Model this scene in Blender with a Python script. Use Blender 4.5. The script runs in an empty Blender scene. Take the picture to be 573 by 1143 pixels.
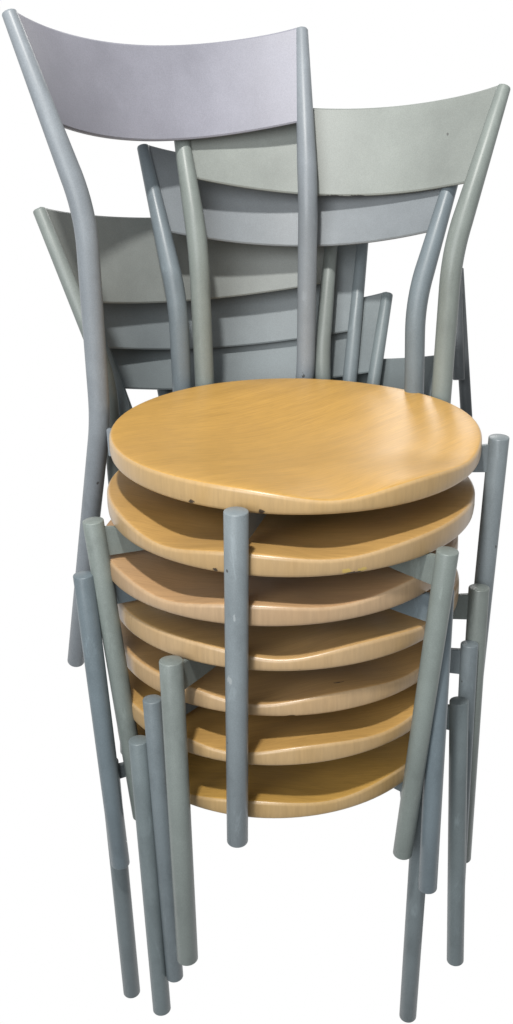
import bpy, bmesh, math, random
from mathutils import Matrix, Vector

scene = bpy.context.scene
COL = scene.collection
random.seed(4)

# ---------------------------------------------------------------- camera
IMG_W, IMG_H = 573.0, 1143.0
FOCAL, CX, CY = 1053.2, 329.8, 656.8
cam_data = bpy.data.cameras.new("camera")
cam = bpy.data.objects.new("camera", cam_data)
COL.objects.link(cam)
cam.location = (-0.0004, -0.949, 0.2797)
cam.rotation_euler = (math.pi / 2 - 0.4553, 0.0, 0.0)
cam_data.sensor_fit = 'VERTICAL'
cam_data.sensor_height = 24.0
cam_data.sensor_width = 24.0
cam_data.lens = 24.0 * FOCAL / IMG_H
cam_data.shift_x = (IMG_W / 2 - CX) / IMG_H
cam_data.shift_y = (CY - IMG_H / 2) / IMG_H
cam_data.clip_start = 0.02
cam_data.clip_end = 200.0
scene.camera = cam

# ---------------------------------------------------------------- white studio surround
world = bpy.data.worlds.new("World")
scene.world = world
world.use_nodes = True
wbg = world.node_tree.nodes["Background"]
wbg.inputs["Color"].default_value = (1.0, 1.0, 1.0, 1.0)
wbg.inputs["Strength"].default_value = 1.0
# a bright white backdrop all round the far side, a dim grey room on the near side
wnt = world.node_tree
wtc = wnt.nodes.new('ShaderNodeTexCoord')
wdot = wnt.nodes.new('ShaderNodeVectorMath')
wdot.operation = 'DOT_PRODUCT'
wdot.inputs[1].default_value = (0.0, 0.898, -0.440)
wnt.links.new(wtc.outputs["Generated"], wdot.inputs[0])
wramp = wnt.nodes.new('ShaderNodeMapRange')
wramp.interpolation_type = 'SMOOTHSTEP'
wramp.inputs[1].default_value, wramp.inputs[2].default_value = 0.22, 0.50
wramp.inputs[3].default_value, wramp.inputs[4].default_value = 0.36, 1.0
wnt.links.new(wdot.outputs["Value"], wramp.inputs[0])
wnt.links.new(wramp.outputs[0], wbg.inputs["Color"])


def area(name, loc, target, size, power, color):
    ld = bpy.data.lights.new(name, 'AREA')
    ld.shape = 'DISK'
    ld.size = size
    ld.energy = power
    ld.color = color
    o = bpy.data.objects.new(name, ld)
    COL.objects.link(o)
    o.location = loc
    d = Vector(target) - Vector(loc)
    o.rotation_euler = d.to_track_quat('-Z', 'Y').to_euler()
    return o


area("ceiling_lamp", (-0.20, -0.90, 1.70), (0, 0.05, 0.0), 0.12, 46.0, (1.0, 0.97, 0.93))
area("front_fill", (-1.0, -2.6, 0.95), (0, 0.0, -0.1), 2.2, 82.0, (0.97, 0.99, 1.0))  # added soft fill, no real window; lifts the seat rims and gaps
area("far_ceiling_lamp", (0.22, 1.80, 0.93), (0.08, 0.03, 0.0), 0.60, 4.8, (1.0, 0.98, 0.95))

scene.view_settings.view_transform = 'Standard'
scene.view_settings.look = 'None'
scene.view_settings.exposure = 0.0
scene.view_settings.gamma = 1.0
scene.view_settings.use_curve_mapping = False
scene.cycles.max_bounces = 8

# ---------------------------------------------------------------- measured chair data
# per chair: rotation, position, then (x, y, z) of one side of each pair of tubes:
# front leg top / foot, back post seat level / foot / bend / top
CHAIRS = [
    ([[-0.7903, 0.6126, 0.0084], [-0.6126, -0.79, -0.0247], [-0.0085, -0.0246, 0.9997]], [0.0, -0.0, -0.0], {'ft': [0.1652, 0.1309, -0.0072], 'ff': [0.1716, 0.1296, -0.37], 'rs': [0.1406, -0.1611, -0.0061], 'rf': [0.1481, -0.2842, -0.37], 'rb': [0.1384, -0.1582, 0.2022], 'rt': [0.1697, -0.2134, 0.3698]}),
    ([[-0.9785, -0.2062, -0.0001], [0.2061, -0.9784, -0.0151], [0.003, -0.0148, 0.9999]], [-0.0047, -0.0123, -0.0557], {'ft': [0.1711, 0.1216, -0.0072], 'ff': [0.1487, 0.1225, -0.37], 'rs': [0.1404, -0.1611, -0.0061], 'rf': [0.1481, -0.2842, -0.37], 'rb': [0.1415, -0.164, 0.2113], 'rt': [0.1798, -0.2208, 0.3698]}),
    ([[-0.9921, -0.1245, -0.0151], [0.1245, -0.9922, -0.0016], [-0.0148, -0.0035, 0.9999]], [-0.0172, -0.0074, -0.1096], {'ft_left': [0.1732, 0.1180, -0.0072], 'ft': [0.1807, 0.117, -0.0072], 'ff': [0.175, 0.1293, -0.37], 'rs': [0.1405, -0.1611, -0.0061], 'rf': [0.1481, -0.2842, -0.37], 'rb': [0.1349, -0.1565, 0.2119], 'rt': [0.1790, -0.2198, 0.3708]}),
    ([[-0.8975, 0.4408, -0.0135], [-0.441, -0.8972, 0.0244], [-0.0014, 0.0278, 0.9996]], [-0.0107, 0.0008, -0.1665], {'ft': [0.1764, 0.1174, -0.0072], 'ff': [0.1869, 0.1269, -0.37], 'ff_left': [0.1715, 0.1290, -0.37], 'rs': [0.14, -0.1611, -0.0061], 'rf': [0.1300, -0.2842, -0.37], 'rb': [0.1347, -0.1708, 0.2013], 'rt': [0.1784, -0.2196, 0.3735], 'extra': 0.003}),
    ([[-0.9499, 0.3124, -0.0109], [-0.3126, -0.9496, 0.0238], [-0.0029, 0.026, 0.9997]], [-0.014, 0.0142, -0.2257], {'ft': [0.1752, 0.1216, -0.0072], 'ff': [0.1782, 0.1321, -0.37], 'rs': [0.1407, -0.1611, -0.0061], 'rf': [0.1481, -0.2842, -0.37], 'rb': [0.1392, -0.1611, 0.2063], 'rt': [0.1806, -0.2230, 0.3890], 'extra': 0.0190}),
    ([[-0.983, 0.1821, -0.0238], [-0.1825, -0.9831, 0.0155], [-0.0205, 0.0196, 0.9996]], [-0.0151, 0.0037, -0.2755], {'ft': [0.1715, 0.1245, -0.0072], 'ff': [0.1789, 0.1434, -0.37], 'rs': [0.1407, -0.1611, -0.0061], 'rf': [0.1481, -0.2842, -0.37], 'rb': [0.138, -0.161, 0.2071], 'rt': [0.1811, -0.2229, 0.3698]}),
    ([[-0.9948, -0.1022, 0.001], [0.1022, -0.9948, -0.0054], [0.0016, -0.0052, 1.0]], [-0.0219, 0.0086, -0.3424], {'ft': [0.1727, 0.1237, -0.0072], 'ff': [0.1751, 0.1227, -0.37], 'rs': [0.1407, -0.1611, -0.0061], 'rf': [0.1740, -0.3000, -0.37], 'rb': [0.1378, -0.162, 0.2066], 'rt': [0.1774, -0.2191, 0.3698]}),
]

LEG_A0, LEG_A1 = (0.2345, 0.4892, 0.0788) , (0.2422, 0.4446, -0.0578)
LEG_B0, LEG_B1 = (0.2423, 0.5275, 0.0889) , (0.266, 0.4453, -0.17)
R = 0.19            # seat radius
SLAT_H = 0.0971     # backrest height
SAG = 0.0641        # how far the backrest bows back

# ---------------------------------------------------------------- materials


def new_mat(name):
    m = bpy.data.materials.new(name)
    m.use_nodes = True
    nt = m.node_tree
    return m, nt, nt.nodes["Principled BSDF"]


def node(nt, kind, **kw):
    n = nt.nodes.new(kind)
    for k, v in kw.items():
        setattr(n, k, v)
    return n


def ramp(nt, fac, stops):
    r = node(nt, 'ShaderNodeValToRGB')
    cr = r.color_ramp
    while len(cr.elements) < len(stops):
        cr.elements.new(0.5)
    for e, (p, c) in zip(cr.elements, stops):
        e.position = p
        e.color = (c[0], c[1], c[2], 1.0)
    nt.links.new(fac, r.inputs["Fac"])
    return r.outputs["Color"]


def mix(nt, fac, a, b, blend='MIX'):
    n = node(nt, 'ShaderNodeMix', data_type='RGBA', blend_type=blend)
    for sock, v in ((n.inputs[0], fac), (n.inputs[6], a), (n.inputs[7], b)):
        if hasattr(v, 'links'):
            nt.links.new(v, sock)
        elif isinstance(v, (int, float)):
            sock.default_value = v
        else:
            sock.default_value = (v[0], v[1], v[2], 1.0)
    return n.outputs[2]


def mapping(nt, scale, rot=(0, 0, 0), loc=(0, 0, 0)):
    tc = node(nt, 'ShaderNodeTexCoord')
    mp = node(nt, 'ShaderNodeMapping')
    mp.inputs["Scale"].default_value = scale
    mp.inputs["Rotation"].default_value = rot
    mp.inputs["Location"].default_value = loc
    nt.links.new(tc.outputs["Object"], mp.inputs["Vector"])
    return mp.outputs["Vector"]


def noise(nt, vec, scale, detail=3.0, rough=0.55, dist=0.0):
    n = node(nt, 'ShaderNodeTexNoise')
    n.inputs["Scale"].default_value = scale
    n.inputs["Detail"].default_value = detail
    n.inputs["Roughness"].default_value = rough
    n.inputs["Distortion"].default_value = dist
    nt.links.new(vec, n.inputs["Vector"])
    return n.outputs["Fac"]


def spots(nt, c, marks):
    """ragged chips and scratches at fixed places: (centre, half sizes, colour)"""
    for k, (ctr, half, col) in enumerate(marks):
        tc = node(nt, 'ShaderNodeTexCoord')
        sub = node(nt, 'ShaderNodeVectorMath', operation='SUBTRACT')
        sub.inputs[1].default_value = ctr
        nt.links.new(tc.outputs["Object"], sub.inputs[0])
        dv = node(nt, 'ShaderNodeVectorMath', operation='DIVIDE')
        dv.inputs[1].default_value = half
        nt.links.new(sub.outputs[0], dv.inputs[0])
        ln = node(nt, 'ShaderNodeVectorMath', operation='LENGTH')
        nt.links.new(dv.outputs[0], ln.inputs[0])
        ad = node(nt, 'ShaderNodeMath', operation='MULTIPLY_ADD')
        nt.links.new(noise(nt, tc.outputs["Object"], 420.0, 3.0, 0.7), ad.inputs[0])
        ad.inputs[1].default_value = 2.0
        nt.links.new(ln.outputs["Value"], ad.inputs[2])
        c = mix(nt, mask(nt, ad.outputs[0], 1.95, 1.75), c, col)
    return c


def mask(nt, val, lo, hi):
    m = node(nt, 'ShaderNodeMapRange')
    m.inputs[1].default_value, m.inputs[2].default_value = lo, hi
    nt.links.new(val, m.inputs[0])
    return m.outputs[0]


def paint_mat(name, base, seed, rough=0.42, chips=0.0, spec=0.35, marks=(), wear=1.0):
    """grey powder-coat: cloudy tone, fine metallic speckle, a few scuffs and chips"""
    m, nt, bs = new_mat(name)
    v = mapping(nt, (1, 1, 1), loc=(seed * 1.7, seed * 0.9, seed * 2.3))
    cloud = noise(nt, v, 9.0, 4.0, 0.6)
    c = ramp(nt, cloud, [(0.3, [x * 0.86 for x in base]), (0.7, [x * 1.12 for x in base])])
    speck = noise(nt, v, 900.0, 1.0)
    c = mix(nt, 0.5, c, ramp(nt, speck, [(0.35, (0.44,) * 3), (0.65, (0.56,) * 3)]), 'OVERLAY')
    scuff = noise(nt, mapping(nt, (1, 1, 0.25), loc=(seed, seed * 3.1, seed)), 60.0, 5.0, 0.7, 0.4)
    sf = ramp(nt, scuff, [(0.60, (0, 0, 0)), (0.74, (0.5 * wear,) * 3)])
    c = mix(nt, sf, c, [min(1, x * 1.5) for x in base])
    grime = noise(nt, mapping(nt, (1, 1, 0.5), loc=(seed * 2.9, seed, seed * 0.4)), 30.0, 6.0, 0.72)
    c = mix(nt, ramp(nt, grime, [(0.52, (0, 0, 0)), (0.74, (0.42 * wear,) * 3)]), c, [x * 0.62 for x in base])
    chip = noise(nt, v, 85.0, 2.0, 0.5)
    cf = ramp(nt, chip, [(0.775 - chips, (0, 0, 0)), (0.79 - chips, (0.8,) * 3)])
    c = mix(nt, cf, c, (0.035, 0.033, 0.03))
    c = spots(nt, c, marks)
    nt.links.new(c, bs.inputs["Base Color"])
    rr = ramp(nt, cloud, [(0.3, (rough - 0.06,) * 3), (0.7, (rough + 0.08,) * 3)])
    nt.links.new(rr, bs.inputs["Roughness"])
    bs.inputs["Specular IOR Level"].default_value = spec
    bp = node(nt, 'ShaderNodeBump')
    bp.inputs["Strength"].default_value = 0.05
    bp.inputs["Distance"].default_value = 0.0006
    nt.links.new(noise(nt, v, 420.0, 2.0), bp.inputs["Height"])
    nt.links.new(bp.outputs["Normal"], bs.inputs["Normal"])
    return m


def wood_mats(tone, angle, seed, marks=()):
    """varnished beech: face with long grain, edge with short upright fibre"""
    def finish(nt, bs, c, rough, h):
        nt.links.new(c, bs.inputs["Base Color"])
        bs.inputs["Roughness"].default_value = rough
        bs.inputs["Specular IOR Level"].default_value = 0.4
        bs.inputs["Coat Weight"].default_value = 0.2
        bs.inputs["Coat Roughness"].default_value = 0.29
        bp = node(nt, 'ShaderNodeBump')
        bp.inputs["Strength"].default_value = 0.03
        bp.inputs["Distance"].default_value = 0.0008
        nt.links.new(h, bp.inputs["Height"])
        nt.links.new(bp.outputs["Normal"], bs.inputs["Normal"])

    lo = (seed * 0.71, seed * 0.37, seed * 0.53)
    m1, nt, bs = new_mat("beech_face")
    v = mapping(nt, (1.0, 16.0, 6.0), (0, 0, angle), lo)
    band = noise(nt, v, 5.0, 6.0, 0.62, 0.25)
    c = ramp(nt, band, [(0.25, [x * 0.88 for x in tone]), (0.5, tone), (0.78, [x * 1.07 for x in tone])])
    vf = mapping(nt, (6.0, 130.0, 30.0), (0, 0, angle), lo)
    fib = noise(nt, vf, 5.0, 3.0, 0.6)
    c = mix(nt, 0.55, c, ramp(nt, fib, [(0.32, (0.39,) * 3), (0.68, (0.58,) * 3)]), 'OVERLAY')
    # pale short ray flecks of beech
    vr = mapping(nt, (22.0, 220.0, 60.0), (0, 0, angle), lo)
    fleck = noise(nt, vr, 3.0, 1.0)
    c = mix(nt, ramp(nt, fleck, [(0.62, (0, 0, 0)), (0.72, (0.4,) * 3)]), c, [x * 0.66 for x in tone])
    # worn, slightly grey patches where people sit and along the rim
    wear = noise(nt, mapping(nt, (1, 1, 1), loc=lo), 7.0, 4.0, 0.62)
    c = mix(nt, ramp(nt, wear, [(0.5, (0, 0, 0)), (0.72, (0.5,) * 3)]), c, (tone[0] * 0.76, tone[1] * 0.75, tone[2] * 0.9))
    c = spots(nt, c, marks)
    finish(nt, bs, c, 0.42, fib)

    edge = (0.225 + 0.36 * tone[0], 0.162 + 0.38 * tone[1], 0.085 + 0.55 * tone[2])
    m2, nt, bs = new_mat("beech_edge")
    ve = mapping(nt, (1.0, 1.0, 0.10), (0.0, 0.5, 0.3), lo)
    e1 = noise(nt, ve, 330.0, 3.0, 0.6)
    c = ramp(nt, e1, [(0.3, [x * 0.90 for x in edge]), (0.7, [x * 1.06 for x in edge])])
    e2 = noise(nt, mapping(nt, (1, 1, 0.3), loc=lo), 16.0, 4.0, 0.6)
    c = mix(nt, ramp(nt, e2, [(0.45, (0, 0, 0)), (0.8, (0.5,) * 3)]), c, [x * 0.85 for x in tone])
    # small dents knocked out of the lower arris, dark with dirt
    ch = noise(nt, mapping(nt, (1, 1, 1.4), loc=lo), 46.0, 2.0)
    tc = node(nt, 'ShaderNodeTexCoord')
    sep = node(nt, 'ShaderNodeSeparateXYZ')
    nt.links.new(tc.outputs["Object"], sep.inputs[0])
    low = node(nt, 'ShaderNodeMapRange')
    low.inputs[1].default_value, low.inputs[2].default_value = -0.0125, -0.0150
    nt.links.new(sep.outputs[2], low.inputs[0])
    mul = node(nt, 'ShaderNodeMath', operation='MULTIPLY')
    nt.links.new(low.outputs[0], mul.inputs[0])
    nt.links.new(ramp(nt, ch, [(0.735, (0, 0, 0)), (0.755, (1, 1, 1))]), mul.inputs[1])
    c = mix(nt, mul.outputs[0], c, (0.05, 0.03, 0.015))
    c = spots(nt, c, marks)
    finish(nt, bs, c, 0.36, e1)
    return m1, m2


# ---------------------------------------------------------------- mesh helpers


def link_mesh(name, bm, mats, parent=None, smooth=True, crease=None):
    bmesh.ops.recalc_face_normals(bm, faces=bm.faces[:])
    me = bpy.data.meshes.new(name)
    bm.to_mesh(me)
    bm.free()
    for m in (mats if isinstance(mats, (list, tuple)) else [mats]):
        me.materials.append(m)
    if smooth:
        for p in me.polygons:
            p.use_smooth = True
    if crease:
        me.set_sharp_from_angle(angle=math.radians(crease))
    o = bpy.data.objects.new(name, me)
    COL.objects.link(o)
    if parent is not None:
        o.parent = parent
    return o


def rounded_path(pts, radii, n=9):
    """polyline with its inner corners turned into arcs"""
    pts = [Vector(p) for p in pts]
    out = [pts[0]]
    for i in range(1, len(pts) - 1):
        a, b, c = pts[i - 1], pts[i], pts[i + 1]
        d1, d2 = (a - b), (c - b)
        t = min(radii[i - 1], d1.length * 0.48, d2.length * 0.48)
        p, q = b + d1.normalized() * t, b + d2.normalized() * t
        for k in range(n + 1):
            s = k / n
            out.append(p * (1 - s) ** 2 + b * 2 * s * (1 - s) + q * s * s)
    out.append(pts[-1])
    return out


def tube(bm, path, rad, seg=28, bevel=0.0011, taper=None):
    """swept round tube with softly chamfered, closed ends"""
    n = len(path)
    length = [0.0]
    for i in range(1, n):
        length.append(length[-1] + (path[i] - path[i - 1]).length)
    tot = length[-1]
    stations = []
    for i in range(n):
        a = path[max(i - 1, 0)]
        b = path[min(i + 1, n - 1)]
        stations.append((path[i], (b - a).normalized(), rad * (taper(length[i]) if taper else 1.0)))
    p0, t0, r0 = stations[0]
    p1, t1, r1 = stations[-1]
    cap0 = [(p0, t0, r0 - bevel), (p0 + t0 * bevel * 0.35, t0, r0 - bevel * 0.3), (p0 + t0 * bevel, t0, r0)]
    cap1 = [(p1 - t1 * bevel, t1, r1), (p1 - t1 * bevel * 0.35, t1, r1 - bevel * 0.3), (p1, t1, r1 - bevel)]
    stations = cap0 + stations[1:-1] + cap1
    ref = Vector((0.3, 1.0, 0.05))
    rings = []
    for p, t, r in stations:
        u = (ref - t * ref.dot(t)).normalized()
        w = t.cross(u)
        rings.append([bm.verts.new(p + (u * math.cos(2 * math.pi * k / seg) + w * math.sin(2 * math.pi * k / seg)) * r)
                      for k in range(seg)])
    for a, b in zip(rings[:-1], rings[1:]):
        for k in range(seg):
            bm.faces.new((a[k], a[(k + 1) % seg], b[(k + 1) % seg], b[k]))
    for ring, p, t, s in ((rings[0], stations[0][0], stations[0][1], -1), (rings[-1], stations[-1][0], stations[-1][1], 1)):
        c = bm.verts.new(p + t * 0.0006 * s)
        for k in range(seg):
            bm.faces.new((ring[k], ring[(k + 1) % seg], c))


def smooth01(a, b, x):
    t = min(1.0, max(0.0, (x - a) / (b - a)))
    return t * t * (3 - 2 * t)


def seat_bm(th_bot=-0.018, ztop=0.0018, rim_off=0.0):
    bm = bmesh.new()
    seg = 128

    def dz(r, az):
        f = r / R
        d = -0.016 * (1 - smooth01(0.10, 1.0, f))
        # two thigh hollows roll down over the front edge
        d += 0.0034 * smooth01(-0.5, 0.5, math.sin(az)) * smooth01(0.6, 1.0, f)
        for c, deep in ((-27, 0.0098), (25, 0.0066)):
            da = (math.degrees(az) - 90 - c + 180) % 360 - 180
            d -= deep * math.exp(-(da / 16.0) ** 2) * smooth01(0.45, 1.0, f)
        return d

    # radius, base height, share of the shaped top that still applies, material
    prof = []
    for f in [0.08, 0.16, 0.24, 0.32, 0.4, 0.48, 0.56, 0.64, 0.72, 0.78, 0.84, 0.88, 0.92, 0.945]:
        prof.append((R * f, ztop, 1.0, 0))
    rr = 0.0040
    for k in range(7):
        a = math.pi / 2 * (1 - k / 6)
        prof.append((R - rr + rr * math.cos(a), ztop - rr + rr * math.sin(a), 1.0, 0 if k < 3 else 1))
    prof.append((R + 0.0004, (ztop - rr) * 0.5 + th_bot * 0.5, 0.45, 1))
    rb = 0.0035
    for k in range(5):
        a = math.pi / 2 * k / 4
        prof.append((R - rb + rb * math.cos(a), th_bot + rb - rb * math.sin(a), 0.0, 1))
    prof.append((R * 0.5, th_bot, 0.0, 0))
    rings = []
    for r, z, s, m in prof:
        rings.append([bm.verts.new((r * math.cos(2 * math.pi * k / seg), r * math.sin(2 * math.pi * k / seg),
                                    z + s * dz(min(r, R), 2 * math.pi * k / seg))) for k in range(seg)])
    for i, (a, b) in enumerate(zip(rings[:-1], rings[1:])):
        for k in range(seg):
            f = bm.faces.new((a[k], a[(k + 1) % seg], b[(k + 1) % seg], b[k]))
            f.material_index = prof[i + 1][3]
    ct = bm.verts.new((0, 0, ztop - 0.016))
    cb = bm.verts.new((0, 0, th_bot))
    for k in range(seg):
        bm.faces.new((rings[0][k], rings[0][(k + 1) % seg], ct))
        bm.faces.new((rings[-1][k], rings[-1][(k + 1) % seg], cb))
    return bm


def bracket_bm(x, y, rad, zb=-0.046):
    """flat bar on edge, from under the seat out to a leg; top corner rounded outside the seat rim"""
    bm = bmesh.new()
    ro = math.hypot(x, y)
    ux, uy = x / ro, y / ro
    px, py = -uy, ux
    zt = -0.0185
    prof = [(0.055, zt), (R - 0.004, zt), (R + 0.001, -0.0165), (ro - rad * 0.6, -0.0150),
            (ro - rad * 0.6, zb), (ro - rad - 0.004, zb + 0.0006), (R - 0.02, zb), (0.055, zb)]
    t = 0.0028
    rows = [[bm.verts.new((ux * r + px * s, uy * r + py * s, z)) for r, z in prof] for s in (-t, t)]
    n = len(prof)
    bm.faces.new(rows[0])
    bm.faces.new(rows[1][::-1])
    for k in range(n):
        bm.faces.new((rows[0][k], rows[0][(k + 1) % n], rows[1][(k + 1) % n], rows[1][k]))
    bmesh.ops.bevel(bm, geom=bm.edges[:], offset=0.0007, segments=2, affect='EDGES')
    return bm


def slat_bm(A, B, height, thick=0.0046):
    """bent sheet between the two flaring posts, A = bend of a post, B = its top"""
    A, B = Vector(A), Vector(B)
    ax = Vector((0, B.y - A.y, B.z - A.z)).normalized()
    nrm = Vector((0, -ax.z, ax.y))
    if nrm.y > 0:
        nrm = -nrm
    L = (B - A).length
    t_lo = 1 - height / L
    bm = bmesh.new()
    nu, nv = 48, 10
    ue = 1 - 0.0012 / B.x
    e = 0.0016
    top = 1.0
    vs = [0.0, e / height] + [k / nv for k in range(1, nv)] + [top - e / height, top]

    def pt(u, v, off):
        q = A + (B - A) * (t_lo + (1 - t_lo) * v)
        c = Vector((u * q.x, q.y, q.z)) + nrm * (SAG * (1 - u * u) - 0.0024)
        # normal of the bent sheet
        du = Vector((q.x, 0, 0)) + nrm * (-2 * SAG * u)
        n = du.cross(ax).normalized()
        c += ax * (0.0022 * abs(u) ** 9 * max(0.0, v) ** 6)
        return c + n * off

    rows = []
    for side in (-1, 1):
        grid = []
        for v in vs:
            pinch = 0.55 if v in (0.0, top) else 1.0
            grid.append([bm.verts.new(pt(ue * (-1 + 2 * k / nu), v, side * thick / 2 * pinch)) for k in range(nu + 1)])
        rows.append(grid)
    for g in rows:
        for a, b in zip(g[:-1], g[1:]):
            for k in range(nu):
                bm.faces.new((a[k], a[k + 1], b[k + 1], b[k]))
    f, b = rows
    for j in (0, len(vs) - 1):
        for k in range(nu):
            bm.faces.new((f[j][k], f[j][k + 1], b[j][k + 1], b[j][k]))
    for k in (0, nu):
        for j in range(len(vs) - 1):
            bm.faces.new((f[j][k], f[j + 1][k], b[j + 1][k], b[j][k]))
    return bm


def gap_blocker_bm():
    """added unseen plate under the seat, stops light passing between the stacked seats"""
    bm = bmesh.new()
    seg = 48
    rings = []
    for r, z in ((0.108, -0.0182), (0.110, -0.0190), (0.110, -0.0432), (0.108, -0.0440)):
        rings.append([bm.verts.new((r * math.cos(2 * math.pi * k / seg), r * math.sin(2 * math.pi * k / seg), z)) for k in range(seg)])
    for a, b in zip(rings[:-1], rings[1:]):
        for k in range(seg):
            bm.faces.new((a[k], a[(k + 1) % seg], b[(k + 1) % seg], b[k]))
    bm.faces.new(rings[0])
    bm.faces.new(rings[-1][::-1])
    return bm


# ---------------------------------------------------------------- the stack
LOOK = [
    # label, slat paint, tube paint, front leg radius, back post radius, wood tone, grain angle
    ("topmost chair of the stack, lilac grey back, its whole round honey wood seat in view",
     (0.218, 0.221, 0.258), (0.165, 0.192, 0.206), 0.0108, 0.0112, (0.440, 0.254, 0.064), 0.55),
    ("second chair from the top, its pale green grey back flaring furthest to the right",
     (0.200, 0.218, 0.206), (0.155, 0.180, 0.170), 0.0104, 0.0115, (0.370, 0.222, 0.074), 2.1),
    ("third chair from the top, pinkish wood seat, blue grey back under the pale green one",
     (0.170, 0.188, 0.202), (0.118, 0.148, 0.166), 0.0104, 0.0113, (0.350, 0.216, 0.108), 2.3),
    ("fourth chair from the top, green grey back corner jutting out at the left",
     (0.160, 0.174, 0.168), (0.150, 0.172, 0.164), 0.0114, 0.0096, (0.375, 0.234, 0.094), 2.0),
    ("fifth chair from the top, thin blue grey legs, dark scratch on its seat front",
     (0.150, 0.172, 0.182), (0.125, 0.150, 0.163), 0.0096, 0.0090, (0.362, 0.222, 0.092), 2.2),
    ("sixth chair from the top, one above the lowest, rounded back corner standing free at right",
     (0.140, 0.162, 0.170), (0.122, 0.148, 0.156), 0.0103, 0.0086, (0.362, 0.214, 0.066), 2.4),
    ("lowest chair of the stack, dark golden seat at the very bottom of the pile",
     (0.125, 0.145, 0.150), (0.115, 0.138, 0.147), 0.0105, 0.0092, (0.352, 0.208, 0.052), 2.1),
]


DARK = (0.045, 0.03, 0.018)
RAW = (0.42, 0.30, 0.09)
SEAT_MARKS = {
    0: [((0.1751, 0.0747, -0.0155), (0.0034, 0.0034, 0.0026), DARK), ((0.1385, 0.1305, -0.0155), (0.0036, 0.0036, 0.0026), DARK),],
    1: [((-0.0861, 0.169, -0.0135), (0.0060, 0.0060, 0.0026), RAW), ((-0.0995, 0.162, -0.0140), (0.0050, 0.0050, 0.0022), RAW),
        ((-0.0920, 0.166, -0.0165), (0.0100, 0.0070, 0.0014), DARK), ((0.0287, 0.1881, -0.0155), (0.0030, 0.0030, 0.0022), DARK)],
    4: [((-0.0045, 0.1685, 0.0), (0.0075, 0.0014, 0.006), DARK)],
}
SLAT_MARKS = {
    1: [((-0.0262, -0.246, 0.2605), (0.010, 0.008, 0.0014), (0.03, 0.03, 0.03)), ((0.0001, -0.2476, 0.2600), (0.012, 0.008, 0.0013), (0.03, 0.03, 0.03)),
        ((-0.1241, -0.2341, 0.3246), (0.0016, 0.006, 0.0016), (0.10, 0.105, 0.10))],
    2: [((0.0388, -0.2388, 0.2605), (0.005, 0.008, 0.0015), (0.03, 0.03, 0.03))],
}
LEG_MARKS = {
    0: [((0.1782, 0.1341, -0.1711), (0.0012, 0.006, 0.0052), (0.25, 0.275, 0.285)), ((0.1744, 0.1383, -0.1047), (0.0009, 0.006, 0.0035), (0.24, 0.265, 0.275))],
}


def make_chair(i):
    rot, pos, J = CHAIRS[i]
    label, slat_c, tube_c, r_leg, r_post, tone, ang = LOOK[i]
    root = bpy.data.objects.new("stacking_chair", None)
    COL.objects.link(root)
    root.empty_display_size = 0.05
    root.matrix_world = Matrix.Translation(pos) @ Matrix(rot).to_4x4()
    root["label"] = label
    root["category"] = "chair"
    root["group"] = "cafe chairs piled in one stack"
    slat_m = paint_mat("backrest_paint", slat_c, 3 + i, 0.46, chips=-0.1, marks=SLAT_MARKS.get(i, ()), wear=0.28)
    tube_m = paint_mat("tube_paint", tube_c, 11 + i, 0.38, chips=0.01, marks=LEG_MARKS.get(i, ()), wear=1.35)
    post_c = [a * 0.25 + b * 0.75 for a, b in zip(slat_c, tube_c)]
    post_m = paint_mat("post_paint", post_c, 21 + i, 0.40, chips=0.01)
    face_m, edge_m = wood_mats(tone, ang, 2 + i * 3, SEAT_MARKS.get(i, ()))
    link_mesh("seat", seat_bm(), [face_m, edge_m], root)
    link_mesh("backrest", slat_bm(J['rb'], J['rt'], SLAT_H + J.get('extra', 0.0)), slat_m, root, crease=28)
    link_mesh("gap_blocker", gap_blocker_bm(), tube_m, root, smooth=False)  # unseen plate, added to keep the gaps between seats dark
    for s in (1, -1):
        def side(n):
            q = J.get(n + '_left', J[n]) if s < 0 else J[n]
            return Vector((s * q[0], q[1], q[2]))
        bm = bmesh.new()
        tube(bm, [side('ft'), side('ft').lerp(side('ff'), 0.5), side('ff')], r_leg)
        leg = link_mesh("leg", bm, tube_m, root)
        c = side('ft').lerp(side('ff'), 0.07)
        link_mesh("bracket", bracket_bm(c.x, c.y, r_leg, -0.034 if i == 6 else -0.046), tube_m, leg, smooth=False)
        bm = bmesh.new()
        path = rounded_path([side('rt'), side('rb'), side('rs'), side('rf')], [0.034, 0.028])
        head = SLAT_H
        t0 = min(1.0, 0.0072 / r_post)
        path[0] = path[0] + (path[0] - path[1]).normalized() * 0.0008
        tube(bm, path, r_post, bevel=0.0022,
             taper=lambda d: t0 + (1 - t0) * smooth01(0.0, head * 1.1, d))
        post = link_mesh("back_post", bm, post_m, root)
        link_mesh("bracket", bracket_bm(side('rs').x, side('rs').y, r_post), post_m, post, smooth=False)
    return root


for i in range(7):
    make_chair(i)

# ---------------------------------------------------------------- legs of another chair just behind
behind = bpy.data.objects.new("metal_chair", None)
COL.objects.link(behind)
behind.empty_display_size = 0.05
behind.location = LEG_B1
behind["label"] = "dark grey metal chair behind the stack, only two leg ends showing at right"
behind["category"] = "chair"
dark_m = paint_mat("dark_tube_paint", (0.085, 0.095, 0.102), 29, 0.5)
org = Vector(LEG_B1)
for p, q in ((LEG_A0, LEG_A1), (LEG_B0, LEG_B1)):
    p, q = Vector(p) - org, Vector(q) - org
    bm = bmesh.new()
    tube(bm, [p, p.lerp(q, 0.5), q], 0.0088)
    link_mesh("leg", bm, dark_m, behind)
